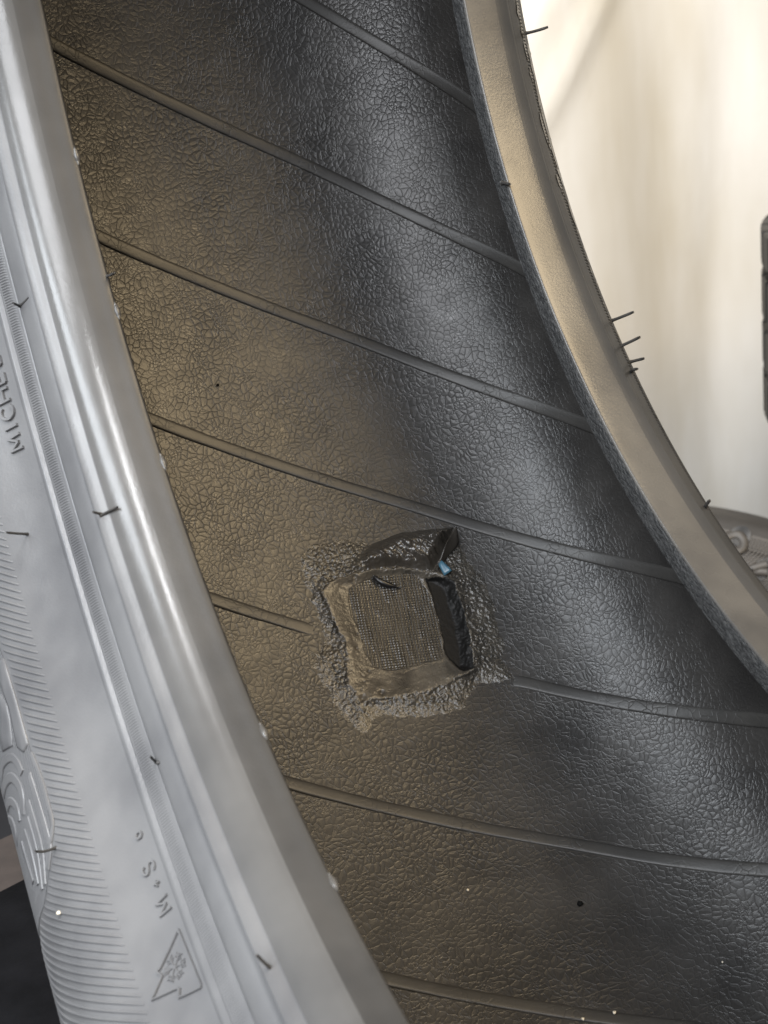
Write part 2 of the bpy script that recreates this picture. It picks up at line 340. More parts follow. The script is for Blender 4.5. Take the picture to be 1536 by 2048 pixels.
def mat_buffed():
    t = NT('buffed_sticky_rubber'); c = t.coord()
    h = t.noise(c, 1300, 3, .65)
    col = t.ramp(t.noise(c, 220, 3), (.35, (.030, .028, .025)), (.7, (.062, .056, .047)))
    return t.out(Base_Color=col, Roughness=t.ramp(t.noise(c, 500, 1), (.35, .10), (.65, .24)), Normal=t.bump(h, .0004, .8), Specular_IOR_Level=.8)
def mat_pad():
    t = NT('patch_cement'); c = t.coord()
    h = t.math('ADD', t.noise(c, 700, 4), t.math('MULTIPLY', t.noise(c, 2500, 3), .5))
    col = t.ramp(t.noise(c, 150, 5), (.35, (.050, .045, .038)), (.68, (.105, .094, .077)))
    return t.out(Base_Color=col, Roughness=.2, Normal=t.bump(h, .00024, .9))
def mat_cord():
    t = NT('exposed_cord'); c = t.map(t.coord('UV'), (1.0, .06, 1))
    col = t.ramp(t.noise2(c, .9, 3), (.34, (.024, .022, .019)), (.68, (.046, .041, .034)))
    return t.out(Base_Color=col, Roughness=t.ramp(t.noise2(c, 1.3, 2), (.4, .16), (.6, .34)), Normal=t.bump(t.noise(t.coord(), 1800, 3), .00012, .5))
def mat_plain(name, col, rough, bump=.3, scale=600, spec=.5):
    t = NT(name); c = t.coord()
    k = t.noise(c, scale * .2, 4)
    cc = t.ramp(k, (.3, tuple(x * .8 for x in col)), (.7, tuple(min(1, x * 1.15) for x in col)))
    return t.out(Base_Color=cc, Roughness=rough, Normal=t.bump(t.noise(c, scale, 3), .0002, bump), Specular_IOR_Level=spec)
def mat_knurl():
    t = NT('knurled_rubber'); uv = t.coord('UV')
    w = t.n('ShaderNodeTexWave', {'wave_type': 'BANDS', 'bands_direction': 'DIAGONAL'}, Vector=uv, Scale=520.0)
    return t.out(Base_Color=(.16, .16, .163, 1), Roughness=.5, Normal=t.bump(w.outputs['Fac'], .0005, .9))
def mat_sheet():
    t = NT('white_plastic_sheet'); c = t.coord()
    col = t.ramp(t.noise(t.map(c, (3.0, 1, .7)), 2.2, 4), (.35, (.53, .485, .40)), (.65, (.68, .655, .61)))
    return t.out(Base_Color=col, Roughness=.42, Normal=t.bump(t.noise(c, 9, 5), .004, .35))
def mat_bench():
    t = NT('black_rubber_mat'); c = t.coord()
    h = t.noise(c, 160, 6, .7)
    col = t.ramp(t.noise(c, 60, 5), (.35, (.0015, .0015, .002)), (.7, (.005, .005, .006)))
    return t.out(Base_Color=col, Roughness=.75, Normal=t.bump(h, .001, .6), Specular_IOR_Level=.1)

M_LINER, M_RIB, M_TOE = mat_liner(), mat_rib(), mat_toe()
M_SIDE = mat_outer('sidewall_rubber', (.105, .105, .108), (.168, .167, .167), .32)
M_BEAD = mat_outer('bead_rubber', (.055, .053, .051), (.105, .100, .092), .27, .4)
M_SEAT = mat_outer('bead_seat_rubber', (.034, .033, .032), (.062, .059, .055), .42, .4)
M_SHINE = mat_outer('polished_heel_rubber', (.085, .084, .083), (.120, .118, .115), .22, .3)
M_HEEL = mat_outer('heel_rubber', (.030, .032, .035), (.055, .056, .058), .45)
M_TREAD = mat_plain('tread_rubber', (.03, .03, .03), .6)
M_BUFF, M_PAD, M_CORD = mat_buffed(), mat_pad(), mat_cord()
M_BLACK = mat_plain('clean_black_rubber', (.012, .012, .013), .30, .25, 900)
M_WALL_SHADE = mat_plain('shaded_wall_rubber', (.007, .0068, .0066), .5, .5, 700, .2)  # near-black paints the shade on the right wall of the patch pit
M_LIP = mat_plain('melted_rubber_lip', (.040, .036, .031), .26, .5, 420, .6)
M_HAIR = mat_plain('vent_hair_rubber', (.05, .047, .044), .5)
M_FILM = mat_plain('blue_backing_film', (.05, .13, .19), .3, .1)
M_KNURL, M_SHEET, M_BENCH = mat_knurl(), mat_sheet(), mat_bench()
M_WOOD = mat_plain('bench_edge_wood', (.040, .030, .025), .6)
M_FLOOR = mat_plain('workshop_floor', (.018, .018, .020), .5, .3, 60)
M_OLD = mat_plain('dusty_brown_rubber', (.024, .020, .016), .55, .4, 500)
M_OLDT = mat_plain('worn_tread_rubber', (.022, .020, .018), .6, .5, 300)
M_CRUMB = mat_plain('pale_grit', (.75, .68, .55), .5)
M_SOOT = mat_plain('black_grit', (.006, .006, .006), .9, .6, 900, .1)

# ------------------------------------------------------------------ setting
BENCH_Z = -0.3352; FLOOR_Z = -1.0710
fl = mesh_obj('floor', [(-3, -3, FLOOR_Z), (4, -3, FLOOR_Z), (4, 4, FLOOR_Z), (-3, 4, FLOOR_Z)], [(0, 1, 2, 3)], M_FLOOR, smooth=False)
tag(fl, kind='structure')

def box(x0, x1, y0, y1, z0, z1, b=.002):
    V, F = [], []
    for z, k in ((z0, 0), (z1 - b, 0), (z1, b)):
        V += [(x0 + k, y0 + k, z), (x1 - k, y0 + k, z), (x1 - k, y1 - k, z), (x0 + k, y1 - k, z)]
    for j in range(2):
        for i in range(4): F.append((j * 4 + i, j * 4 + (i + 1) % 4, j * 4 + 4 + (i + 1) % 4, j * 4 + 4 + i))
    F += [(3, 2, 1, 0), (8, 9, 10, 11)]
    return V, F
ANG = math.atan2(.0080, .0117)
bench = tag(empty('workbench', (-.06, .0, FLOOR_Z)), 'black topped workbench with a brown wooden edge under the tyre', 'workbench')
BR = Matrix.Rotation(ANG * .55, 4, 'Z')
def bench_part(name, x0, x1, y0, y1, z0, z1, m):
    V, F = box(x0, x1, y0, y1, z0 - FLOOR_Z, z1 - FLOOR_Z)
    V = [tuple(BR @ Vector(v)) if name in ('mat', 'edge_strip') else v for v in V]
    return mesh_obj(name, V, F, m, bench, smooth=False)
bench_part('mat', -.42, .24, -.42, .277, BENCH_Z - .004, BENCH_Z, M_BENCH)
bench_part('edge_strip', -.42, .22, .2775, .314, BENCH_Z - .030, BENCH_Z - .003, M_WOOD)
bench_part('top', -.40, .20, -.40, .20, BENCH_Z - .034, BENCH_Z - .0045, M_WOOD)
for lx in (-.37, .15):
    for ly in (-.36, .14): bench_part('leg', lx - .03, lx + .03, ly - .03, ly + .03, FLOOR_Z, BENCH_Z - .034, M_WOOD)

# plastic sheet hanging behind: soft vertical folds and a few slanting creases
nx, nz = 170, 120
gx, gz = np.meshgrid(np.linspace(.16, 2.6, nx), np.linspace(FLOOR_Z + .02, 1.4, nz), indexing='ij')
fold = .020 * np.sin(gx * 9 + .6 * np.sin(gz * 2.2)) + .012 * np.sin(gx * 21 + gz * 1.4 + 1) + .05 * (fbm(gx * 2.2, gz * .9, 3) - .5)
for (cx, cz, sl, wd, am) in ((.60, -.12, -.45, .012, .016), (.68, -.1, .9, .014, .014), (1.06, -.12, -.15, .02, .016), (.80, -.1, .8, .016, -.010), (1.00, -.3, .05, .03, .014)):
    fold += am * np.exp(-(((gx - cx) - sl * (gz - cz)) / wd) ** 2) * np.exp(-((gz - cz) / .35) ** 2)
yy = 1.32 + fold
V = np.concatenate([np.stack([gx, yy, gz], -1).reshape(-1, 3), np.stack([gx, yy + .0006, gz], -1).reshape(-1, 3)])
N0 = nx * nz; F = []
for i in range(nx - 1):
    for j in range(nz - 1):
        a = i * nz + j; F += [(a, a + nz, a + nz + 1, a + 1), (N0 + a, N0 + a + 1, N0 + a + nz + 1, N0 + a + nz)]
sh = mesh_obj('plastic_sheet', V, F, M_SHEET)
tag(sh, 'creased white plastic sheet hanging behind the tyres', 'plastic sheet')

# ------------------------------------------------------------------ the tyre
tyre = tag(empty('tyre', (0, 0, 0)), 'large grey tyre seen into its black inside with a torn patch', 'tyre')
def toe_disp(seed):
    def f(s, ph):
        k = np.exp(-((s - .0060) / .0016) ** 2)
        return -k * (.00050 * (fbm(ph * 160, s * 0 + 3, seed, 3) - .45) + .0006 * (vnoise(ph * 26, s * 0, seed + 5) - .5))
    return f
revolve('inner_liner', LINER, M_LINER, tyre, 720)
NB = BEAD; k0 = int(np.argmin(np.abs(NB[:, 1] - .2221) + (NB[:, 0] < -.002) * 1)) 
FBEAD = np.stack([W - BEAD_FAR[:, 0], BEAD_FAR[:, 1]], 1)
ktoe = int(np.argmin(np.hypot(BEAD[:, 0] + .0003, BEAD[:, 1] - .2223)))
for P, seed in ((BEAD, 11), (FBEAD, 31)):
    sgn = 1 if P is BEAD else -1
    d = toe_disp(seed)
    ks_ = int(np.argmin(np.abs(np.abs(P[:, 0] - P[ktoe, 0]) - (.0100 if sgn < 0 else .0073)) + (np.arange(len(P)) < ktoe)))
    bead = revolve('bead', P[ktoe:ks_ + 1], M_SEAT if sgn > 0 else M_BEAD, tyre, 900)
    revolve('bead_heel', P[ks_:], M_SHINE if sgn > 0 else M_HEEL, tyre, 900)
    st = revolve('toe_strip', P[:ktoe + 1], M_TOE, tyre, 1400, disp=lambda s, ph: (.0009 * (fbm(ph * 190, s * 500, seed, 3) - .5)) * np.clip(s / .001, 0, 1) * np.clip((.0050 - s) / .001, 0, 1))
revolve('sidewall', SIDE, M_SIDE, tyre, 720)
kf = int(np.argmin(np.hypot(FAR_SIDE[:, 0] - W - .0195, FAR_SIDE[:, 1] - .2288)))
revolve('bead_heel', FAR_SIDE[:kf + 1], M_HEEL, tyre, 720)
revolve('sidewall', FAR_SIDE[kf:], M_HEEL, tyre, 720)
TR = catmull([(-.033, .3295, 1), (-.02, .333), (.01, .3345, 1), (.011, .3275, 1), (.019, .3275, 1), (.02, .3348, 1), (.052, .335, 1), (.053, .3275, 1), (.064, .3275, 1), (.065, .335, 1),
              (.097, .3348, 1), (.098, .3275, 1), (.106, .3275, 1), (.107, .3345, 1), (W + .02, .333), (W + .033, .3295, 1)], 3)
revolve('tread', TR, M_TREAD, tyre, 360)

# slanting ribs of the liner
RIB0 = math.radians(1.35)
LIN_S = arclen(LINER); LIN_N = normals2(LINER)
S_MID = float(np.interp(.02, LT[:, 0], np.interp(LT[:, 0], LT[:, 0], LIN_S[np.searchsorted(LIN_S, 0) + np.array([int(np.argmin(np.hypot(*(LINER - q).T))) for q in LT])])))
def lin_s_pt(s, ph, h=0.0):
    q = at_s(LINER, LIN_S, s); nx = -np.interp(s, LIN_S, LIN_N[0]); nr = -np.interp(s, LIN_S, LIN_N[1])
    x = q[..., 0] + nx * h; r = q[..., 1] + nr * h
    return np.stack([x, r * np.cos(ph), r * np.sin(ph)], -1)
def rib_phi(s):
    far = np.clip(s - .210, 0, .075); near = np.clip(.150 - s, 0, .075)
    return np.radians(-116 * (s - S_MID) - 550 * far ** 2 - 82 * np.clip(s - .285, 0, 1) + 550 * near ** 2)
RIB_SEC = [(-.0024, -.0002), (-.00225, .00012), (-.0019, .00040), (-.0013, .00058), (-.0004, .00062), (.0007, .00064), (.0013, .00060), (.0017, .00048), (.00185, .00018), (.0019, -.0002)]
def rib_mesh(sa, sb, ph0, n=110):
    s = np.linspace(sa, sb, n); ph = ph0 + rib_phi(s); r = at_s(LINER, LIN_S, s)[:, 1]
    T = np.stack([np.gradient(s), np.gradient(ph) * r], 1); T /= np.linalg.norm(T, axis=1)[:, None]
    Nn = np.stack([T[:, 1], -T[:, 0]], 1)
    V = []; end = np.minimum(1, np.minimum(np.arange(n), np.arange(n)[::-1]) / (3.0 if n > 100 else 2.5)); end = end * (1 + .25 * (vnoise(s * 130, s * 0 + 2, 8) - .5))
    for o, h in RIB_SEC:
        w = 1 + .08 * (vnoise(s * 240, s * 0 + 1, 5) - .5) + .05 * (vnoise(s * 60, s * 0 + 4, 6) - .5)
        V.append(lin_s_pt(s + Nn[:, 0] * o * w, ph + Nn[:, 1] * o * w / r, h * end - .0004 * (1 - end)))
    m = len(RIB_SEC); V = np.concatenate(V)
    F = [(j * n + i, j * n + i + 1, (j + 1) * n + i + 1, (j + 1) * n + i) for j in range(m - 1) for i in range(n - 1)]
    return V, F
SA, SB = .022, LIN_S[-1] - .004
V, F = rib_mesh(SA, SB, 0.0)
rib0 = None
NR = 32
for k in range(NR):
    ph = RIB0 - k * 2 * math.pi / NR
    if k == 4:
        g = MARKS['rib5']; off = S_MID - .02
        for sa, sb in ((SA, g[1][0] + off), (g[2][0] + off + .006, SB)):
            v, f2 = rib_mesh(sa, sb, ph, n=60)
            mesh_obj('liner_rib', v, f2, M_RIB, tyre)
        continue
    if rib0 is None:
        rib0 = mesh_obj('liner_rib', V, F, M_RIB, tyre); rib0.rotation_euler = (ph, 0, 0)
    else:
        c = rib0.copy(); COL.objects.link(c); c.parent = tyre; c.rotation_euler = (ph, 0, 0)

# serrated bands of fine teeth near the rim line
def teeth(name, prof, S, N2, s0, s1, pitch, height, m):
    cnt = int(2 * math.pi * .2445 / pitch); V = []; F = []
    ph = np.arange(cnt) * 2 * math.pi / cnt
    ss = np.linspace(s0, s1, 4); hh = [0, 1, 1, 0]
    for dlt, top in ((-.5, 0), (0, 1), (.5, 0)):
        for s, e in zip(ss, hh):
            q = at_s(prof, S, np.array(s)); nx_ = np.interp(s, S, N2[0]); nr_ = np.interp(s, S, N2[1])
            h = height * top * e - .00008; x = q[0] + nx_ * h; r = q[1] + nr_ * h
            p = ph + dlt * pitch / .2445
            V.append(np.stack([np.full(cnt, x), r * np.cos(p), r * np.sin(p)], 1))
    V = np.stack(V, 1).reshape(-1, 3)
    for k in range(cnt):
        b = k * 12
        for j in range(2):
            for i in range(3): F.append((b + j * 4 + i, b + j * 4 + i + 1, b + j * 4 + 5 + i, b + j * 4 + 4 + i))
    return tag(mesh_obj(name, V, F, m, tyre, smooth=False), kind='stuff')
sB = [float(SIDE_S[np.argmin(np.hypot(SIDE[:, 0] - a, SIDE[:, 1] - b))]) for a, b in ((-.0218, .2426), (-.0252, .2463))]
teeth('serrated_band', SIDE, SIDE_S, SIDE_N, sB[0] + .0002, sB[1] - .0002, .00074, .00030, M_SIDE)
FS = arclen(FAR_SIDE); FN = normals2(FAR_SIDE); FN = (-FN[0], -FN[1])
sF = [float(FS[np.argmin(np.hypot(FAR_SIDE[:, 0] - W - a, FAR_SIDE[:, 1] - b))]) for a, b in ((.0206, .2300), (.0235, .2333))]
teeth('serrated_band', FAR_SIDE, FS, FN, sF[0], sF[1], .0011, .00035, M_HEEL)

# slanted ridges on the outer sidewall, each its own piece
rs = np.array(MARKS['ridge_start']); re_ = np.array(MARKS['ridge_end'])
RS0 = float(rs[:, 0].mean()); DS = RS0 - .0428
SLANT = 3.14            # phi change per metre of surface outward
def ridge_end_at(phs):
    """where a ridge that starts at phi = phs runs into the raised decoration"""
    for s in np.linspace(.046, .105, 160) + DS:
        ph = phs + SLANT * (s - RS0)
        if ph > -.82:
            e = .0550 + DS
        elif ph < re_[-1, 1]:
            e = 1
        else:
            e = np.interp(-ph, -re_[:, 1], re_[:, 0])
        if s > e - .0008: return s
    return .105 + DS
ph = -.60; STEP = .0086
while ph > -1.62:
    s1 = ridge_end_at(ph)
    s0 = RS0 + .0002 * (hash2(np.array(ph * 1000), np.array(0.), 3) - .5)
    pts = [(s, ph + SLANT * (s - RS0)) for s in np.linspace(s0, s1, 4 if s1 < .07 else 7)]
    strip('sidewall_ridge', pts, .00062, .00042, M_SIDE, tyre, n=3, bevel=.55, smooth=True, soft=True)
    ph -= STEP
# raised decoration on the shoulder
for nm, p in MARKS['arches'].items():
    p = [q for q in p if q]
    w = {'a': .0022, 'b': .0026, 'c': .0022, 'd': .0024, 'border': .0011}.get(nm, .0017)
    strip('decor_bar', p, w, .0005, M_SIDE, tyre, n=7, bevel=.22, smooth=False)
for p in MARKS['plates']: plate('decor_plate', [tuple(q) for q in p], .0006, M_SIDE, tyre)
# knurled ground under the decoration
kn_s = np.linspace(.0550, .0900, 24) + DS; kn_p = np.linspace(-.78, -1.070, 60)
KS, KP = np.meshgrid(kn_s, kn_p, indexing='ij')
lim = np.interp(-KP, -re_[:, 1], re_[:, 0] + .0006); KS = lim + (KS - .0550 - DS) / .035 * (.0900 + DS - lim)
V = side_pt(KS, KP, .00012).reshape(-1, 3); uv = np.stack([KP * .29, KS], -1).reshape(-1, 2)
F = [(i * 60 + j, i * 60 + j + 1, i * 60 + 61 + j, i * 60 + 60 + j) for i in range(23) for j in range(59)]
mesh_obj('knurled_panel', V, F, M_KNURL, tyre, uv=uv)

# raised writing: strokes in letter units (u along the line, v up = outward)
GLY = {
 'M': (1.0, [[(0, 0), (.06, 1)], [(.06, 1), (.5, .25)], [(.5, .25), (.94, 1)], [(.94, 1), (1, 0)]]),
 'I': (.12, [[(.06, 0), (.06, 1)]]),
 'C': (.9, [[(.9, .82), (.72, .97), (.45, 1.0), (.18, .86), (.03, .5), (.18, .14), (.45, 0), (.72, .03), (.9, .18)]]),
 'H': (.85, [[(0, 0), (0, 1)], [(.85, 0), (.85, 1)], [(0, .52), (.85, .52)]]),
 'E': (.65, [[(0, 0), (0, 1)], [(0, 1), (.65, 1)], [(0, .52), (.55, .52)], [(0, 0), (.65, 0)]]),
 'L': (.6, [[(0, 1), (0, 0)], [(0, 0), (.6, 0)]]),
 'N': (.85, [[(0, 0), (0, 1)], [(0, 1), (.85, 0)], [(.85, 0), (.85, 1)]]),
 '+': (.5, [[(0, .45), (.5, .45)], [(.25, .2), (.25, .7)]]),
 'S': (.7, [[(.68, .82), (.5, .98), (.25, .98), (.06, .8), (.14, .6), (.38, .5), (.62, .4), (.68, .18), (.5, .02), (.22, .02), (.03, .18)]]),
}
def letter(ch, s_base, ph0, size, parent, wid, height):
    """tops point outward (growing s), reading direction = growing phi"""
    w, strokes = GLY[ch]; root = None; r = .255
    for st in strokes:
        pts = [(s_base + v * size, ph0 + u * size / r) for u, v in st]
        o = strip('letter' if root is None else 'stroke', pts, wid, height, M_SIDE, parent if root is None else root, n=6, bevel=.3)
        if root is None: root = o
    root['label'] = 'raised letter ' + ch if ch != '+' else 'raised plus sign'
    return w * size / r
mi = MARKS['text_mi']; size = .0041; s_b = float(np.mean([q[0] for q in mi])) - size / 2
for ch, c in zip('MICHE', mi):
    w = GLY[ch][0] * size / .255
    letter(ch, s_b, c[1] - w / 2, size, tyre, .00085, .00085)
p_ = mi[4][1] + .0155
for ch in 'LIN':
    w = GLY[ch][0] * size / .255; letter(ch, s_b, p_, size, tyre, .00085, .00085); p_ += w + .008
ms = MARKS['text_ms']; size = .0036
for ch, c, sz in zip('M+S', ms, (.0036, .0032, .0036)):
    w = GLY[ch][0] * sz / .255
    letter(ch, c[0] - sz / 2, c[1] - w / 2, sz, tyre, .00042 if ch == '+' else .00062, .0007)
q = ms[3]
ringp = [(q[0] + .0008 * math.cos(t), q[1] + .0008 / .255 * math.sin(t)) for t in np.linspace(0, 2 * math.pi, 11)]
strip('round_mark', ringp, .0006, .0007, M_SIDE, tyre, n=3, label='small raised ring')
mtn = strip('mountain_emblem', [(*p, 1) for p in MARKS['mountain']], .00055, .00065, M_SIDE, tyre, n=5, label='raised mountain outline with a snowflake')
fc = MARKS['flake']
for k in range(6):
    a = k * math.pi / 3 + .3; R_ = .0030
    tip = (fc[0] + R_ * math.cos(a), fc[1] + R_ / .255 * math.sin(a))
    strip('snowflake_arm', [tuple(fc), tip], .00034, .0004, M_SIDE, mtn, n=3)
    for t, sg in ((.5, 1), (.5, -1), (.75, 1), (.75, -1)):
        b = (fc[0] + R_ * t * math.cos(a), fc[1] + R_ * t / .255 * math.sin(a)); a2 = a + sg * .9; l = .0011
        strip('snowflake_arm', [b, (b[0] + l * math.cos(a2), b[1] + l / .255 * math.sin(a2))], .00030, .0004, M_SIDE, mtn, n=3)

# vent hairs, mould nubs
for lst, r0 in ((MARKS['near_hair'], .00034), (MARKS['far_hair'], .00046)):
    for a, b in lst:
        a, b = np.array(a), np.array(b); mid = (a + b) / 2 + RNG.normal(0, .0004, 3)
        a0 = a - (b - a) * .12
        pts = catmull3 = [a0 * (1 - t) ** 2 + 2 * mid * t * (1 - t) + b * t * t for t in np.linspace(0, 1, 7)]
        tube('vent_hair', pts, [r0 * 1.7, r0 * 1.15, r0, r0, r0, r0, r0 * .8], M_HAIR, tyre)
for q in MARKS['nubs']:
    if q is None: continue
    phn = q[1]; c = np.array([-.0004, .2222 * math.cos(phn), .2222 * math.sin(phn)])
    T_ = np.array([0, -math.sin(phn), math.cos(phn)])
    tube('mould_nub', [c - T_ * .0024, c - T_ * .0012, c, c + T_ * .0014, c + T_ * .0026], [.0002, .0007, .0009, .0006, .0002], M_BEAD, tyre, 14)
# torn flakes of rubber flash on the far rim edge
for k in range(46):
    p_ = -.10 - .88 * (k / 46.0) ** 1.15 + RNG.normal(0, .004)
    s = np.interp(.2338 + RNG.uniform(-.0022, .0016), FAR_SIDE[:, 1], FS); q = at_s(FAR_SIDE, FS, s)
    ln = RNG.uniform(.004, .013) if k < 24 else RNG.uniform(.0012, .003); n = 6; V = []; F = []
    for i in range(n):
        t = i / (n - 1); pp_ = p_ - t * ln / q[1]
        wv = (.0017 if k < 24 else .0009) * math.sin(math.pi * min(1, t + .12)) * RNG.uniform(.5, 1.2); lift = .0004 + (.0022 if k < 24 else .0009) * RNG.random()
        for dr, dx in ((-wv, lift), (wv, lift * .3), (wv * .6, -.0003), (-wv * .6, -.0003)):
            x, r = q[0] - dx * .55 + dr * .6, q[1] - dx * .8 + dr * .7
            V.append((x, r * math.cos(pp_), r * math.sin(pp_)))
    for i in range(n - 1):
        for j in range(4): F.append((i * 4 + j, i * 4 + (j + 1) % 4, i * 4 + 4 + (j + 1) % 4, i * 4 + 4 + j))
    F += [(0, 1, 2, 3), (4 * n - 1, 4 * n - 2, 4 * n - 3, 4 * n - 4)]
    mesh_obj('rubber_flake', V, F, M_BEAD, tyre, smooth=False)

# ------------------------------------------------------------------ torn repair patch on the liner
RL = .319
def pc(key): return np.array([(x, p * RL) for x, p in MARKS[key]]) * 1000.0      # millimetres
OUT, PAD, WEA, STR, RDG = pc('p_outer'), pc('p_pad'), pc('p_weave'), pc('p_strip'), pc('p_ridge')
lo, hi = OUT.min(0) - 3, OUT.max(0) + 3
res = .2
gx, gc = np.meshgrid(np.arange(lo[0], hi[0], res), np.arange(lo[1], hi[1], res), indexing='ij')
wob = 2.2 * (fbm(gx * .35, gc * .35, 21) - .5)
dO = -sdf(OUT, gx, gc) + wob * 1.3
dP = -sdf(PAD, gx, gc) + 2.0 * (fbm(gx * .45, gc * .45, 27) - .5) + .5 * (vnoise(gx * 2.1, gc * 2.1, 28) - .5)
dW = -sdf(WEA, gx, gc) + 1.6 * (fbm(gx * .45, gc * .45, 29) - .5)
dS = -sdf(STR, gx, gc) + 1.4 * (fbm(gx * .5, gc * .3, 33) - .5)
f1, f2 = worley(gx * .75, gc * .75, 4); g1, g2 = worley(gx * 1.5 + 9, gc * 1.5, 8)
lump = (1 - np.clip(f1, 0, 1)) ** 1.2 * .75 + (1 - np.clip(g1, 0, 1)) * .35 + .5 * fbm(gx * 1.2, gc * 1.2, 14)
rough_h = sstep(-.8, 7.0, dO) * (.06 + .72 * lump * (.5 + 1.0 * fbm(gx * .12, gc * .12, 40)))
H = np.where(dO > -.6, rough_h, -.25) - .16 * (1 - sstep(-.6, 3.5, dO)) * (.4 + 1.2 * vnoise(gx * .9, gc * .9, 77))
# swollen lip along the upper edge: rises to the right, wrinkled, with a cliff at its right end
LIPP = pc('p_lip'); dL = -sdf(LIPP, gx, gc)
tL = np.clip((gx - LIPP[:, 0].min()) / (LIPP[:, 0].max() - LIPP[:, 0].min()), 0, 1)
lip = sstep(-.5, 4.6, dL) * (1.2 + 5.6 * tL ** 1.1)
lip *= 1 + .85 * (fbm(gx * .42 + gc * .25, gc * .13, 51, 3) - .5) * sstep(.2, .5, tL) + .45 * (fbm(gx * .55, gc * .5, 50) - .5)
lk = sstep(-.5, .8, dL)
H = H * (1 - .75 * lk * sstep(.25, .6, tL)) + lip
# raised ring round the pit; its floor is the cord layer, gentle walls on the left and below, steep on the right
ring = 1.35 + .9 * sstep(PAD[:, 0].min(), PAD[:, 0].max(), gx)
out_fall = np.exp(-np.clip(-dP, 0, 99) / 3.0) * sstep(.5, 6.5, dO)
H = H * (.75 + .25 * (1 - out_fall)) + ring * out_fall * (1 - lk)
ain = np.clip(dP, 0, 99); bout = np.clip(-dW, 0, 99)
tt_ = np.clip(ain / (ain + bout + 1e-6), 0, 1)
wall = ring * (1 - sstep(0, 1, tt_)) ** 1.2 + .16 + .30 * (fbm(gx * .35, gc * .35, 60) - .35) * sstep(.05, .4, 1 - tt_) + .14 * fbm(gx * 1.6, gc * 1.6, 61)
wall_r = ring * (1 - sstep(0, .45, tt_)) + .16 + .10 * fbm(gx * 1.5, gc * .4, 71)
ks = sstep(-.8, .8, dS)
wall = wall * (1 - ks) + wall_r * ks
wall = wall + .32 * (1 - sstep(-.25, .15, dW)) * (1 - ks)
kp = sstep(-.6, .5, dP)
H = H * (1 - kp) + wall * kp + lip * kp * .85
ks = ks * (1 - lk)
# holes and nicks along the lower left of the pad
for (hx, hc, rr, dp) in ((PAD[12][0] + .8, PAD[12][1] + .5, .9, 1.2), (PAD[11][0] - .5, PAD[11][1] + 2.2, .8, 1.0), (WEA[9][0] - 2.2, WEA[9][1] + 1.0, .45, .7), (WEA[10][0] - 1.3, WEA[10][1] + .5, .35, .6), (WEA[8][0] - 1.8, WEA[8][1] - 1.0, .4, .6)):
    H = H - dp * np.exp(-(((gx - hx) ** 2 + (gc - hc) ** 2) / rr ** 2))
for k in range(26):
    hx, hc = PAD[12] + (WEA[9] - PAD[12]) * RNG.random() + RNG.normal(0, 2.2, 2); H = H - .25 * np.exp(-(((gx - hx) ** 2 + (gc - hc) ** 2) / RNG.uniform(.12, .3) ** 2))
V = lin_pt(gx / 1000, gc / 1000 / RL, H / 1000)
na, nb = gx.shape
keep = (dO > -.9) | (dL > -.6)
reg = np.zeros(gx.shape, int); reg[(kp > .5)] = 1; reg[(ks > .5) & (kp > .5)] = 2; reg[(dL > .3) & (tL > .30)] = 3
idx = np.arange(na * nb).reshape(na, nb)
fk = keep[:-1, :-1] & keep[1:, :-1] & keep[:-1, 1:] & keep[1:, 1:]
F = np.stack([idx[:-1, :-1][fk], idx[1:, :-1][fk], idx[1:, 1:][fk], idx[:-1, 1:][fk]], 1)
used = np.unique(F); remap = np.full(na * nb, -1); remap[used] = np.arange(len(used))
patch = mesh_obj('torn_patch', V.reshape(-1, 3)[used], remap[F], M_BUFF, tyre, mats=[M_BUFF, M_PAD, M_WALL_SHADE, M_LIP], fmat=reg[:-1, :-1][fk])
patch['label'] = 'torn rough repair patch with exposed cords and a lifted black lip'
# woven cord layer laid bare in the middle of the patch
lo, hi = WEA.min(0) - 1, WEA.max(0) + 1
ga, gb = np.meshgrid(np.arange(lo[0], hi[0], .16), np.arange(lo[1], hi[1], .16), indexing='ij')
dW2 = -sdf(WEA, ga, gb) + 1.6 * (fbm(ga * .45, gb * .45, 29) - .5)
al = math.radians(-10.4); u_ = ga * math.cos(al) + gb * math.sin(al); v_ = -ga * math.sin(al) + gb * math.cos(al)
u_ = u_ + .25 * (fbm(ga * .3, gb * .3, 80) - .5)
wear = sstep(.50, .62, fbm(ga * .28 + 3, gb * .09, 90))
Hc = .27 + .18 * np.abs(np.sin(u_ * math.pi / 1.0)) ** .7 * (.6 + .7 * fbm(u_ * .9, v_ * .05, 83)) + (.045 + .17 * wear) * np.abs(np.sin(v_ * math.pi / .9)) + .20 * (fbm(ga * .15, gb * .15, 95) - .5)
Vc = lin_pt(ga / 1000, gb / 1000 / RL, Hc / 1000); na, nb = ga.shape
idx = np.arange(na * nb).reshape(na, nb); kk = dW2 > -.15
fk = kk[:-1, :-1] & kk[1:, :-1] & kk[:-1, 1:] & kk[1:, 1:]
F = np.stack([idx[:-1, :-1][fk], idx[1:, :-1][fk], idx[1:, 1:][fk], idx[:-1, 1:][fk]], 1)
used = np.unique(F); remap = np.full(na * nb, -1); remap[used] = np.arange(len(used))
mesh_obj('cord_fabric', Vc.reshape(-1, 3)[used], remap[F], M_CORD, patch, uv=np.stack([u_, v_], -1).reshape(-1, 2)[used])

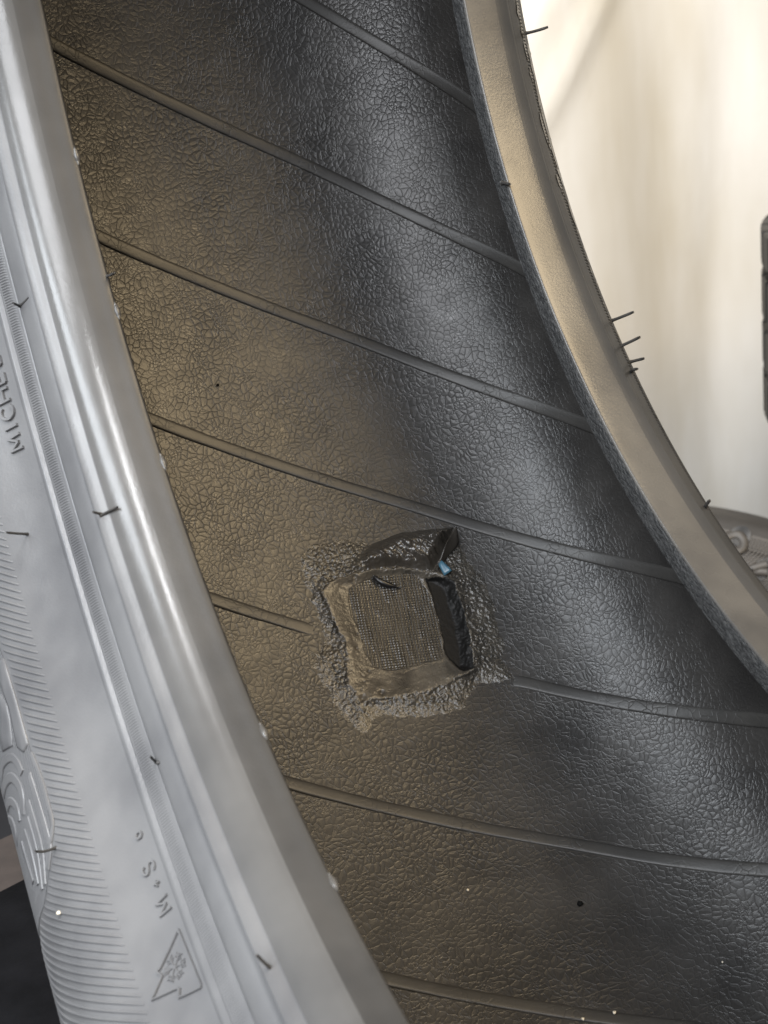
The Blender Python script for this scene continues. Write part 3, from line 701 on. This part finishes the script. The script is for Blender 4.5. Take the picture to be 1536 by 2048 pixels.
def sheet(name, corners, hs, mat, parent, n=8, thick=.0006, curl=0.0):
    """small curled sheet from four corners (x, phi) with heights (mm), given a thickness"""
    c = [np.array(q) for q in corners]; V = []; top = []
    for side_ in (0, 1):
        for i in range(n):
            for j in range(n):
                a, b = i / (n - 1), j / (n - 1)
                q = (c[0] * (1 - a) + c[1] * a) * (1 - b) + (c[3] * (1 - a) + c[2] * a) * b
                h = (hs[0] * (1 - a) + hs[1] * a) * (1 - b) + (hs[3] * (1 - a) + hs[2] * a) * b
                h += curl * math.sin(math.pi * a) + .15 * math.sin(5 * a + 3 * b)
                V.append(lin_pt(q[0], q[1], h / 1000 - side_ * thick))
    F = []
    m = n * n
    for i in range(n - 1):
        for j in range(n - 1):
            a = i * n + j; F += [(a, a + n, a + n + 1, a + 1), (m + a, m + a + 1, m + a + n + 1, m + a + n)]
    for i in range(n - 1):
        for a, b in ((i, i + 1), ((n - 1) * n + i + 1, (n - 1) * n + i), ((i + 1) * n, i * n), (i * n + n - 1, (i + 1) * n + n - 1)):
            F.append((a, b, m + b, m + a))
    return mesh_obj(name, V, F, mat, parent)
fp = MARKS['p_flap']
sheet('folded_corner', [fp[0], fp[1], fp[2], fp[3]], (2.2, 6.8, 4.4, 2.4), M_LIP, patch, curl=.8)['label'] = 'folded black corner of the patch'
bf = [(x + .0012, p - .0015) for x, p in MARKS['p_film']]
sheet('blue_film', bf, (3.4, 4.2, 4.6, 3.6), M_FILM, patch, n=5, thick=.0003, curl=.2)['label'] = 'scrap of blue backing film'
sl = MARKS['p_sliver']
P = np.array([lin_pt(x, p, h) for (x, p), h in zip(sl, (.0016, .0016, .0014, .0012))])
P = catmull_pts = [P[0] * (1 - t) ** 3 + 3 * P[1] * t * (1 - t) ** 2 + 3 * P[2] * t * t * (1 - t) + P[3] * t ** 3 for t in np.linspace(0, 1, 9)]
tube('rubber_sliver', P, [.0002, .0006, .0009, .001, .0011, .001, .0008, .0005, .0001], M_BLACK, patch)

# ------------------------------------------------------------------ loose grit
def crumb(pt, r, m, label, seed):
    rg = np.random.default_rng(seed); V, F = [], []
    for i in range(5):
        for j in range(8):
            a, b = math.pi * (i + .0) / 4, 2 * math.pi * j / 8; k = r * rg.uniform(.7, 1.15)
            V.append((k * math.sin(a) * math.cos(b), k * math.sin(a) * math.sin(b), k * math.cos(a) * .7))
    for i in range(4):
        for j in range(8): F.append((i * 8 + j, i * 8 + (j + 1) % 8, i * 8 + 8 + (j + 1) % 8, i * 8 + 8 + j))
    o = mesh_obj('grit_crumb', V, F, m); o.location = pt
    return tag(o, label, 'crumb', 'grit crumbs on the tyre')
cr = MARKS['crumbs']
LB = ['pale round crumb lying alone on the liner below the patch', 'black crumb on the liner right of the pale one', 'tiny black crumb on the warm upper left of the liner',
      'pale crumb on the lowest rib at the bottom edge', 'small pale crumb left of the bottom edge one', 'tiny pale crumb on the liner at lower right']
for (x, p), r, m, l, k in zip(cr, (.00045, .0010, .0006, .0006, .0005, .0003), (M_CRUMB, M_SOOT, M_SOOT, M_CRUMB, M_CRUMB, M_CRUMB), LB, range(6)):
    crumb(lin_pt(x, p, .0003 if k not in (3, 4) else .0012), r, m, l, k)
crumb(side_pt(*MARKS['crumb_side'][0], .0006), .0007, M_CRUMB, 'yellowish crumb caught between the sidewall ridges', 9)

# ------------------------------------------------------------------ other tyres behind
def other_tyre(name, loc, rot, label, group, R=.325, hw=.100, rb=.205):
    o = tag(empty(name, loc, rot), label, 'tyre', group)
    sw = [(-hw * .55, rb), (-hw * .72, rb + .012), (-hw * .86, rb + .035), (-hw * .985, R - .065), (-hw * .97, R - .035), (-hw * .84, R - .012, 1)]
    S_ = catmull(sw, 6)
    revolve('sidewall', S_, M_OLD, o, 200); revolve('sidewall', np.stack([-S_[:, 0], S_[:, 1]], 1), M_OLD, o, 200)
    tr = [(-hw * .84, R - .012, 1), (-hw * .74, R - .004)]
    for gx_ in (-.46, -.02, .42):
        tr += [(hw * gx_ - .004, R, 1), (hw * gx_ - .0025, R - .008, 1), (hw * gx_ + .0025, R - .008, 1), (hw * gx_ + .004, R, 1)]
    tr += [(hw * .74, R - .004), (hw * .84, R - .012, 1)]
    revolve('tread', catmull(tr, 3), M_OLDT, o, 200)
    il = [(-hw * .55, rb), (-hw * .6, rb + .02), (-hw * .88, R - .06), (-hw * .7, R - .022), (0, R - .016), (hw * .7, R - .022), (hw * .88, R - .06), (hw * .6, rb + .02), (hw * .55, rb)]
    revolve('inner_liner', catmull(il, 4), M_TREAD, o, 160)
    return o, S_

ot, OS = other_tyre('background_tyre', (0.3979, 0.6164, -0.7369), (0, 0.3491, 0.9461), 'dusty brown tyre leaning behind, its ridged lettered sidewall showing', 'tyres behind')
OSL = arclen(OS); ON = normals2(OS)
def old_pt(r, ph, h=0.0):
    r = np.asarray(r, float); ph = np.asarray(ph, float)
    x = np.interp(r, OS[:, 1], OS[:, 0]) - h
    return np.stack([x, r * np.cos(ph), r * np.sin(ph)], -1)
for k in range(70):
    p0 = 1.55 + k * .0085
    strip('sidewall_ridge', [(.262, p0), (.285, p0 + .05), (.303, p0 + .09)], .0012, .0008, M_OLD, ot, n=3, mapper=old_pt, rad=.29, smooth=True)
for k in range(60):
    p0 = 1.60 + k * .0075
    strip('shoulder_sipe', [(.3045, p0), (.3115, p0 + .002)], .0011, .0012, M_OLD, ot, n=2, mapper=old_pt, rad=.31)
def old_letter(path, label):
    o = strip('letter', path, .0060, .0022, M_OLD, ot, n=6, mapper=old_pt, rad=.29, smooth=True); o['label'] = label
    P = smooth_path([tuple(p) for p in path], 6)
    for i in range(0, len(P)):
        r_, p_ = P[i]
        for s in (-1, 1):
            strip('hatch_line', [(r_ + s * .0045 - .0022, p_ + s * .006), (r_ + s * .0045 + .0022, p_ + s * .006 + .004)], .0008, .0014, M_TREAD, o, n=2, mapper=old_pt, rad=.29)
old_letter([[0.3076, 1.7882], [0.3105, 1.8006], [0.3109, 1.8168], [0.3075, 1.8283], [0.3025, 1.8278], [0.2994, 1.8143]], 'raised rounded letter')
old_letter([[0.2973, 1.8924], [0.2933, 1.8719], [0.2896, 1.8577], [0.29, 1.8752], [0.2918, 1.8983]], 'raised pointed letter')
flat = []
for k in range(4):
    o_, s_ = other_tyre('background_tyre', (0.9495 + (.05 if k else 0) + .006 * k, 0.6563 - (.02 if k else 0), -0.3507 - k * .2003), (0, math.pi / 2, .3 * k),
        ['worn tyre lying flat at the right edge, on top of its stack', 'tyre lying flat, second from the top of the stack', 'tyre lying flat, third from the top of the stack', 'tyre lying flat at the bottom of the stack'][k], 'tyres behind', R=0.325)
    if k: continue
    blk = None
    for row, (xa, xb) in enumerate(((-.083, -.052), (-.043, -.006), (.003, .038), (.046, .083))):
        V, F = [], []
        for r_, e in ((.318, 0), (.3265, .0), (.3280, .0015)):
            for x_, p_ in ((xa + e, 0.0), (xb - e, .006 * (1 if row % 2 else -1)), (xb - e, .092), (xa + e, .086)):
                pp_ = p_ + (.004 * e / .0015 if p_ < .05 else -.004 * e / .0015)
                V.append((x_, r_ * math.cos(pp_), r_ * math.sin(pp_)))
        for j in range(2):
            for i in range(4): F.append((j * 4 + i, j * 4 + (i + 1) % 4, j * 4 + 4 + (i + 1) % 4, j * 4 + 4 + i))
        F.append((8, 9, 10, 11))
        blk = mesh_obj('tread_block', V, F, M_OLDT, o_, smooth=False); st_ = 2 * math.pi / 56
        for i in range(1, 56):
            c = blk.copy(); COL.objects.link(c); c.parent = o_; c.rotation_euler = (i * st_ + row * .045, 0, 0)
